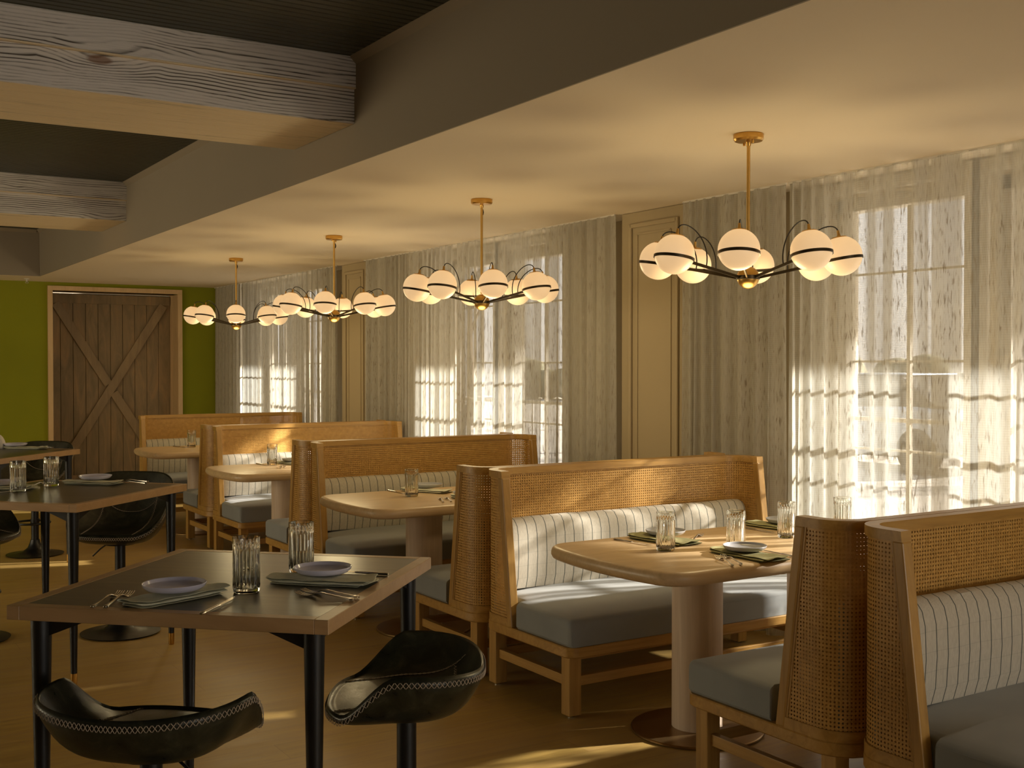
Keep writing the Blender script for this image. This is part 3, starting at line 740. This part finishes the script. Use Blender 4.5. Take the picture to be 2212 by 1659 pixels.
# ================================================================== CHANDELIERS
def chandelier():
    r = empty('chandelier', cat='chandelier', group='brass chandeliers with opal globes')
    c = B().lathe([(.002, 0), (.062, 0), (.064, -.004), (.064, -.022), (.058, -.030), (.012, -.034), (.010, -.05)], 40).build('canopy', M['brass'], r, smooth='auto')
    for a in (.6, .6 + PI): B().lathe([(.005, -.028), (.005, -.042), (.003, -.044)], 10, (.038 * math.cos(a), .038 * math.sin(a), 0)).build('screw', M['brass'], c, smooth='auto')
    zh = -.610
    B().lathe([(.0075, -.05), (.0075, zh + .05)], 16).build('rod', M['brass'], r, smooth='auto')
    B().tube([(.002, 0, -.055), (.012, 0, -.062), (.016, 0, -.075), (.012, 0, -.088), (.004, 0, -.094)], .0042, 8).build('cord_loop', M['cord'], r, smooth=True)
    b = B(); R = .0475; b.lathe([(R * math.sin(PI * i / 20) + .0002, zh - R * math.cos(PI * i / 20)) for i in range(21)], 36).build('hub', M['brass'], r, smooth=True)
    B().lathe([(.0480, zh - .009), (.0505, zh - .008), (.0505, zh + .008), (.0480, zh + .009)], 36).build('hub_band', M['bronze'], r, smooth='auto')
    G = .0825; D = .385; zg = -.528
    ld = bpy.data.lights.new('lamp_light', 'POINT'); ld.energy = 4.6; ld.color = (1.0, .79, .42); ld.shadow_soft_size = .16
    lo_ = bpy.data.objects.new('lamp_light', ld); COL.objects.link(lo_); lo_.parent = r; lo_.location = (0, 0, -.86)
    for k in range(8):
        a = k * PI / 4; dx, dy = math.cos(a), math.sin(a); u = Vector((dx, dy, 0)); cen = Vector((dx * D, dy * D, zg))
        tilt = Matrix.Rotation(a, 4, 'Z') @ Matrix.Rotation(math.radians(-9), 4, 'Y')
        # local frame: x outward; ring slightly under the middle
        rc = cen + tilt.to_3x3() @ Vector((0, 0, -.016))
        st = rc - u * (G + .0) + Vector((0, 0, -.012)); en = u * .045 + Vector((0, 0, zh))
        b = B(); d = (en - st); L = d.length; rot = d.to_track_quat('X', 'Z').to_matrix()
        b.box((st + en) / 2, (L, .006, .012), rot); b.build('arm', M['bronze'], r)
        b = B(); b.lathe([(.0802, -.006), (.0842, -.006), (.0842, .006), (.0802, .006), (.0802, -.006)], 40, cap=False); bmesh.ops.transform(b.bm, matrix=Matrix.Translation(rc) @ tilt, verts=b.bm.verts); b.build('ring', M['bronze'], r, smooth='auto')
        b = B(); b.lathe([(G * math.sin(PI * i / 24) + .0002, -G * math.cos(PI * i / 24)) for i in range(25)], 40); gl = b.build('globe', M['globe'], r, smooth=True); gl.matrix_local = Matrix.Translation(cen) @ tilt
        B().lathe([(.034, G - .0078), (.031, G - .003), (.008, G + .001), (.006, G + .012), (.0055, G + .024), (.003, G + .026)], 20).build('cap', M['brass'], gl, smooth='auto')
        top = cen + tilt.to_3x3() @ Vector((0, 0, G + .022)); mid = st.lerp(en, .32)
        nrm = (tilt.to_3x3() @ Vector((0, 0, 1)))
        p0, p1, p2, p3 = top, top + nrm * .062 - u * .01, mid + Vector((0, 0, .13)) + u * -.03, mid
        pts = [((1 - q) ** 3) * p0 + 3 * q * (1 - q) ** 2 * p1 + 3 * q * q * (1 - q) * p2 + q ** 3 * p3 for q in [j / 18 for j in range(19)]]
        B().tube(pts, .0027, 8).build('cable', M['cord'], r, smooth=True)
    return r
ch = chandelier()
CH = [(3.461, 3.623, 41, 'nearest brass chandelier, right, with eight glowing opal globes'), (3.475, 5.881, 24, 'brass globe chandelier second from the right'),
      (3.50, 8.13, 12, 'brass globe chandelier second from the left'), (3.47, 10.315, 26, 'leftmost and farthest brass globe chandelier')]
for i, (x, y, a, lab) in enumerate(CH):
    o = ch if i == 0 else dup(ch); o.location = (x, y, ZL); o.rotation_euler = (0, 0, math.radians(a)); o['label'] = lab

# ================================================================== TABLEWARE
def make_glass():
    b = B(); H = .155; seg = 160; NF = 20; rings = []
    def R(z, i):
        base = .0345 + (.0385 - .0345) * min(1, z / .02) ** .5
        k = smooth01((z - .012) / .012) * (1 - smooth01((z - .125) / .014))
        return base - .0030 * k * abs(math.cos(NF * PI * i / seg)) ** 1.5
    for z in (0, .002, .008, .014, .020, .026, .06, .095, .120, .127, .134, .140, .150, H):
        rings.append([(R(z, i) * (1 - (.04 if z == 0 else 0)) * math.cos(2 * PI * i / seg), R(z, i) * (1 - (.04 if z == 0 else 0)) * math.sin(2 * PI * i / seg), z) for i in range(seg)])
    for r_, z in ((.0372, H + .0008), (.0362, H), (.0352, .12), (.0330, .05), (.0322, .018), (.0290, .012), (.015, .0105)):
        rings.append([(r_ * math.cos(2 * PI * i / seg), r_ * math.sin(2 * PI * i / seg), z) for i in range(seg)])
    b.loft(rings); return b.build('ribbed_glass', M['glass'], None, smooth='auto')
def make_plate(mat):
    b = B(); b.lathe([(.055, 0), (.062, .001), (.074, .004), (.0835, .012), (.0865, .0195), (.0855, .0210), (.0835, .0200), (.0795, .0115), (.071, .0070), (.055, .0055), (.01, .005)], 56); return b.build('side_plate', mat, None, smooth='auto')
def make_fork():
    b = B()
    def strip(pts):  # (x, halfwidth, z, halfthick)
        rings = []
        for x, w, z, h in pts: rings.append([(x, -w, z - h), (x, w, z - h), (x, w * .8, z + h), (x, -w * .8, z + h)])
        b.loft(rings)
    strip([(-.100, .004, .0050, .0030), (-.096, .0058, .0052, .0036), (-.088, .0056, .0052, .0032), (-.080, .0036, .006, .0024), (-.03, .0028, .010, .0018), (.01, .0026, .014, .0016), (.028, .0034, .012, .0014), (.036, .0085, .008, .0012), (.044, .0112, .0045, .0011), (.052, .0118, .0032, .001)])
    for k in range(4):
        y = -.0098 + .0065 * k; rings = []
        for x, z, w in ((.050, .0034, .0021), (.066, .0030, .0017), (.082, .0046, .0014), (.094, .0080, .0010), (.098, .0096, .0006)):
            rings.append([(x, y - w, z - .0008), (x, y + w, z - .0008), (x, y + w, z + .0008), (x, y - w, z + .0008)])
        b.loft(rings)
    return b.build('fork', M['steel'], None, smooth='auto', bevel=.0004, seg=1)
def make_knife():
    b = B(); rings = []
    for x, w, h in ((-.112, .004, .003), (-.108, .0062, .0042), (-.09, .0058, .0040), (-.04, .0044, .0036), (-.006, .0040, .0036), (0, .0052, .0026)): rings.append([(x, w * math.cos(2 * PI * i / 10), .0046 + h * math.sin(2 * PI * i / 10)) for i in range(10)])
    b.loft(rings); rings = []
    for x, w0, w1, h in ((-.002, .005, .005, .0014), (.02, .0062, .0075, .0012), (.07, .0055, .0088, .001), (.095, .003, .0092, .0008), (.108, -.003, .0085, .0006), (.114, -.0065, .0078, .0005)):
        rings.append([(x, -w0, .0042 - h), (x, w1, .0042 - h * .4), (x, w1, .0042 + h * .4), (x, -w0, .0042 + h)])
    b.loft(rings); return b.build('knife', M['steel'], None, smooth='auto')
def make_napkin(mat, L=.27, Wd=.105, layers=4, fan=.035, seed=0, flap=True):
    rg = random.Random(seed); b = B(); nx = 26
    prof = []  # accordion section in (y,z), with rounded folds
    hz = .0042
    for k in range(layers):
        s = 1 if k % 2 == 0 else -1; z = .0012 + k * hz
        for j in range(7): prof.append((s * (-1 + 2 * j / 6), z, k))
        if k < layers - 1: prof += [(s * 1.03, z + hz * .3, k + .3), (s * 1.03, z + hz * .7, k + .7)]
    rows = []
    for i in range(nx + 1):
        t_ = i / nx; row = []
        for yv, z, k in prof:
            w = Wd / 2 * (1 + .22 * t_ * t_) * (1 - .10 * k / layers) * (1 - .25 * (1 - min(1, t_ / .12)) ** 2)
            x = -L / 2 + L * t_ + fan * (k / layers) * (t_ - .2) + .010 * math.sin(yv * 2.2 + k) * t_ + .006 * k * math.sin(k * 2)
            zz = z + (.0030 * (k + .6) / layers) * math.sin(t_ * 9 + yv * 1.7 + k * .8 + seed) ** 2 + .010 * smooth01((t_ - .86) / .14) * (k / layers) * (.5 + .5 * math.sin(yv * 4 + k)) + .005 * (k / layers) * smooth01((.12 - t_) / .12)
            row.append(b.bm.verts.new((x, yv * w + .004 * math.sin(t_ * 6 + seed), zz)))
        rows.append(row)
    for a, c in zip(rows, rows[1:]): b.bridge(a, c, False)
    if flap:
        # loose corner of cloth fanning out at the wide end
        pts = [[(L * .10 + .15 * u * (1 - .25 * v), Wd * (.10 + .62 * v) + .02 * u, .004 + .010 * math.sin(2.2 * u + v) * v + .006 * v) for u in [j / 8 for j in range(9)]] for v in [j / 6 for j in range(7)]]
        rr = [[b.bm.verts.new((x + .04 * v_ * 1, y * (1), z)) for x, y, z in row] for v_, row in enumerate([p for p in pts])] if False else [[b.bm.verts.new(q) for q in row] for row in pts]
        for a, c in zip(rr, rr[1:]): b.bridge(a, c, False)
    o = b.build('napkin', mat, None, smooth=True, solid=.0016, sub=1); return o
G0 = make_glass(); P0_ = make_plate(M['plate']); P1_ = make_plate(M['plate_grey']); F0 = make_fork(); K0 = make_knife()
N0 = make_napkin(M['linen'], seed=1); N1 = make_napkin(M['linen'], .29, .105, 4, .05, 2, flap=False); N2 = make_napkin(M['linen_olive'], .30, .12, 4, .05, 3, flap=False)
used = set()
def put(proto, x, y, z, rz, label, cat, group, scale=None):
    if proto.name in used: o = dup(proto)
    else: o = proto; used.add(proto.name)
    o.location = (x, y, z); o.rotation_euler = (0, 0, rz); tag(o, label, cat, group)
    if scale: o.scale = scale
    return o
def ends(p, q, half_back, half_front):
    # placement from handle end p to tip q
    a = math.atan2(q[1] - p[1], q[0] - p[0]); L = half_back; return p[0] + math.cos(a) * L, p[1] + math.sin(a) * L, a
ZH, ZO = .86, .75
gg, gp, gf, gk, gn = 'ribbed highball glasses', 'side plates', 'forks', 'table knives', 'folded napkins'
def fork(p, q, z, lab): x, y, a = ends(p, q, .100, 0); put(F0, x, y, z, a, lab, 'fork', gf)
def knife(p, q, z, lab): x, y, a = ends(p, q, .112, 0); put(K0, x, y, z, a, lab, 'knife', gk)
# nearest high table
put(G0, 1.083, 3.141, ZH, 0, 'left ribbed glass on the nearest high table', 'glass', gg)
put(G0, 1.329, 3.346, ZH, .1, 'right ribbed glass on the nearest high table', 'glass', gg)
put(N0, .880, 3.150, ZH, math.radians(24), 'sage napkin folded under the left plate on the nearest high table', 'napkin', gn)
put(P0_, .887, 3.165, ZH + .0215, 0, 'lavender grey plate on the left side of the nearest high table', 'plate', gp)
fork((.662, 3.135), (.795, 3.325), ZH, 'outer left fork on the nearest high table, farthest left'); fork((.690, 3.115), (.835, 3.335), ZH, 'second fork beside the left napkin on the nearest high table')
knife((.880, 2.900), (1.042, 3.080), ZH, 'knife lying between left plate and left glass on the nearest high table')
put(N1, 1.312, 3.158, ZH, math.radians(-43), 'sage napkin folded under the right plate on the nearest high table', 'napkin', gn)
put(P0_, 1.340, 3.203, ZH + .0185, 0, 'lavender grey plate on the right side of the nearest high table', 'plate', gp)
fork((1.283, 2.853), (1.185, 3.03), ZH, 'front fork of the right pair on the nearest high table'); fork((1.310, 2.880), (1.213, 3.06), ZH, 'rear fork of the right pair, against the right napkin')
knife((1.531, 3.150), (1.39, 3.33), ZH, 'knife behind the right plate on the nearest high table')
# second high table
put(G0, .964, 6.247, ZH, 0, 'left ribbed glass on the second high table', 'glass', gg); put(G0, 1.158, 6.441, ZH, .2, 'right ribbed glass on the second high table', 'glass', gg)
put(N1, 1.362, 6.446, ZH, math.radians(-45), 'sage napkin rolled under a plate on the second high table, right', 'napkin', gn)
put(P0_, 1.400, 6.52, ZH + .0185, 0, 'pale plate on the rolled napkin of the second high table', 'plate', gp)
fork((1.612, 6.268), (1.480, 6.410), ZH, 'front fork right of the plate on the second high table'); fork((1.645, 6.36), (1.515, 6.500), ZH, 'rear fork right of the plate on the second high table')
put(N0, .915, 6.415, ZH, math.radians(-35), 'sage napkin at the left edge on the second high table', 'napkin', gn); put(P0_, .915, 6.47, ZH + .0185, 0, 'pale plate at the left edge on the second high table', 'plate', gp)
knife((.78, 6.17), (.925, 6.255), ZH, 'knife in front of the left plate on the second high table'); fork((1.05, 6.43), (1.165, 6.60), ZH, 'fork poking out right of the left napkin on the second high table')
# farthest high table
put(N1, 1.505, 9.43, ZH, math.radians(-40), 'sage napkin on the farthest high table', 'napkin', gn); put(P0_, 1.455, 9.53, ZH + .0185, 0, 'pale plate on the farthest high table', 'plate', gp)
fork((1.70, 9.38), (1.60, 9.53), ZH, 'fork on the farthest high table')
r = empty('standing_napkin', (1.322, 9.585, ZH), label='white cloth napkin standing folded at the left edge on the farthest high table', cat='napkin')
b = B(); rings = []
for j in range(9):
    t_ = j / 8; R = .062 * (1 - t_ ** 2.4) ** .5 + .003; rings.append([((R * (1 + .16 * math.cos(7 * 2 * PI * i / 56) * (1 - t_ * .6))) * math.cos(2 * PI * i / 56), (R * (1 + .16 * math.cos(7 * 2 * PI * i / 56) * (1 - t_ * .6))) * math.sin(2 * PI * i / 56), .115 * t_) for i in range(56)])
b.loft(rings).build('cloth', M['white_cloth'], r, smooth=True)
# nearest oak table
for (x, y), lab in zip([(2.992, 3.60), (3.271, 3.490), (3.663, 3.592), (4.0, 3.58)], ['leftmost ribbed glass on the nearest oak table', 'ribbed glass standing behind the front plate on the nearest oak table', 'third ribbed glass from the left on the nearest oak table', 'rightmost ribbed glass on the nearest oak table, seen over the cane wing']):
    put(G0, x, y, ZO, x, lab, 'glass', gg)
put(N2, 3.135, 3.80, ZO, math.radians(-82), 'olive napkin under the far left plate on the nearest oak table', 'napkin', gn); put(P1_, 3.195, 3.845, ZO + .0185, 0, 'grey plate behind the leftmost glass on the nearest oak table', 'plate', gp)
knife((2.986, 3.938), (3.010, 3.715), ZO, 'knife left of the far left setting on the nearest oak table'); fork((3.24, 3.72), (3.40, 3.845), ZO, 'fork right of the far left setting on the nearest oak table')
put(N2, 3.165, 3.32, ZO, math.radians(-88), 'olive napkin under the front plate on the nearest oak table', 'napkin', gn); put(P1_, 3.190, 3.352, ZO + .0185, 0, 'grey plate at the front of the nearest oak table', 'plate', gp)
fork((2.962, 3.176), (3.05, 3.36), ZO, 'front fork left of the front plate on the nearest oak table'); fork((3.008, 3.178), (3.085, 3.368), ZO, 'rear fork left of the front plate on the nearest oak table')
knife((3.30, 3.16), (3.315, 3.37), ZO, 'knife right of the front plate on the nearest oak table')
put(N2, 3.835, 3.82, ZO, math.radians(-84), 'olive napkin beside the third glass on the nearest oak table', 'napkin', gn); put(P1_, 3.90, 3.835, ZO + .0185, 0, 'grey plate behind the third glass on the nearest oak table', 'plate', gp)
knife((3.70, 3.93), (3.705, 3.72), ZO, 'knife left of the olive napkin by the third glass on the nearest oak table')
# second oak table
put(G0, 2.999, 5.865, ZO, .4, 'ribbed glass on the second oak table', 'glass', gg)
put(N1, 3.17, 6.03, ZO, math.radians(-62), 'sage napkin behind the glass on the second oak table', 'napkin', gn); put(P1_, 3.23, 6.10, ZO + .0185, 0, 'grey plate behind the glass on the second oak table', 'plate', gp)
knife((3.01, 6.202), (3.012, 5.985), ZO, 'knife left of the glass on the second oak table'); fork((3.32, 5.88), (3.42, 6.05), ZO, 'fork at the right of the far setting on the second oak table')
fork((3.0, 5.49), (3.075, 5.67), ZO, 'fork left of the near setting on the second oak table'); fork((3.05, 5.49), (3.115, 5.68), ZO, 'fork against the near napkin on the second oak table')
put(N1, 3.195, 5.56, ZO, math.radians(-95), 'dark folded napkin of the near setting on the second oak table', 'napkin', gn); put(P1_, 3.22, 5.60, ZO + .0185, 0, 'grey plate of the near setting on the second oak table', 'plate', gp)
# third and fourth oak tables
put(G0, 3.059, 8.281, ZO, .5, 'ribbed glass on the third oak table', 'glass', gg); put(N1, 3.21, 8.24, ZO, math.radians(-70), 'folded napkin on the third oak table', 'napkin', gn); put(P1_, 3.235, 8.30, ZO + .0185, 0, 'grey plate on the third oak table', 'plate', gp)
knife((2.985, 8.42), (3.0, 8.22), ZO, 'knife left of the glass on the third oak table'); fork((2.99, 7.93), (3.06, 8.09), ZO, 'front fork on the third oak table'); fork((3.03, 7.96), (3.10, 8.12), ZO, 'rear fork on the third oak table')
put(G0, 3.093, 10.453, ZO, .6, 'ribbed glass on the farthest oak table', 'glass', gg); knife((2.97, 10.62), (3.03, 10.42), ZO, 'knife on the farthest oak table')

# ================================================================== OUTSIDE
struct(B().box((34, 6, -.12), (58, 90, .1)).build('ground', M['concrete']))
pr = struct(B().box((6.5, 4, 3.12), (3.1, 26, .24)).build('porch_roof', M['outer']))
def tree(x, y, h, seed, label):
    rg = random.Random(seed); r = empty('bare_tree', (x, y, -.07), label=label, cat='tree', group='bare winter trees outside')
    B().tube([(0, 0, 0), (.05, .03, h * .15), (-.02, .06, h * .3)], [.16, .12, .10], 10).build('trunk', M['bark'], r, smooth=True)
    b = B()
    def grow(p, d, L, rad, dep):
        q = p + d * L * .5 + Vector((rg.uniform(-1, 1), rg.uniform(-1, 1), 0)) * L * .06; e = p + d * L
        b.tube([p, q, e], [rad, rad * .8, rad * .6], 5 if dep < 3 else 3)
        if dep >= 5: return
        for _ in range(3 if dep else 5):
            nd = (d + Vector((rg.uniform(-1, 1), rg.uniform(-1, 1), rg.uniform(-.2, .7))) * .75).normalized(); grow(e if rg.random() < .6 else q, nd, L * rg.uniform(.6, .85), rad * .55, dep + 1)
    grow(Vector((-.02, .06, h * .28)), Vector((0, 0, 1)), h * .22, .09, 0); b.build('branches', M['bark'], r)
    return r
t0 = tree(17, 9.5, 6.0, 1, 'bare tree seen through the nearest window')
for i, (x, y, rz, lab) in enumerate([(16, 15.5, 1.2, 'bare tree seen through the middle window'), (20, 12.6, 2.4, 'bare tree farther back behind the nearest window'), (22, 21, 4.0, 'bare tree behind the middle window curtain'), (15, 26, 5.2, 'bare tree seen through the farthest window'), (21, 6.5, .5, 'bare tree at the right edge of the nearest window')]):
    o = dup(t0, loc=(x, y, -.07), rz=rz, label=lab)
b = B(); rg = random.Random(4)
for i in range(60):
    y = -18 + i * 1.1; h = 1.5 + rg.uniform(-.2, .5); R = .9
    b.lathe([(.2, 0), (R, .3), (R * 1.05, h * .6), (R * .7, h * .92), (.1, h)], 10, (30 + rg.uniform(-.4, .4), y, -.07))
tag(b.build('hedge', M['hedge'], None, smooth=True), 'low winter hedge far outside the windows', 'hedge', kind='stuff')
def car(x, y, label):
    r = empty('car', (x, y, -.07), label=label, cat='car')
    sec = [(-2.1, .35, .75), (-2.05, .28, .9), (-1.3, .22, .98), (1.4, .22, .92), (2.05, .25, .80), (2.15, .35, .6)]
    b = B(); b.loft([[(-.85, yy, z0), (-.88, yy, (z0 + z1) / 2), (-.80, yy, z1), (.80, yy, z1), (.88, yy, (z0 + z1) / 2), (.85, yy, z0)] for yy, z0, z1 in sec]); b.build('body', M['car'], r, smooth='auto', bevel=.05)
    b = B(); b.loft([[(-w, yy, .9), (-w * .86, yy2, z), (w * .86, yy2, z), (w, yy, .9)] for w, yy, yy2, z in ((.78, -1.75, -1.5, 1.0), (.78, -1.3, -.9, 1.42), (.78, .2, .1, 1.44), (.78, 1.1, .7, 1.05))]); b.build('cabin', M['tyre'], r, smooth='auto', bevel=.03)
    B().box((0, -.4, 1.43), (1.2, 1.1, .04)).build('roof', M['car'], r, bevel=.02)
    for sx in (-1, 1):
        for yy in (-1.35, 1.35):
            b = B(); b.lathe([(.2, -.1), (.33, -.1), (.33, .1), (.2, .1)], 24); bmesh.ops.transform(b.bm, matrix=Matrix.Translation((sx * .78, yy, .33)) @ Matrix.Rotation(PI / 2, 4, 'Y'), verts=b.bm.verts); b.build('wheel', M['tyre'], r, smooth='auto')
    return r
car(14.5, 12.2, 'silver car parked outside the nearest window')
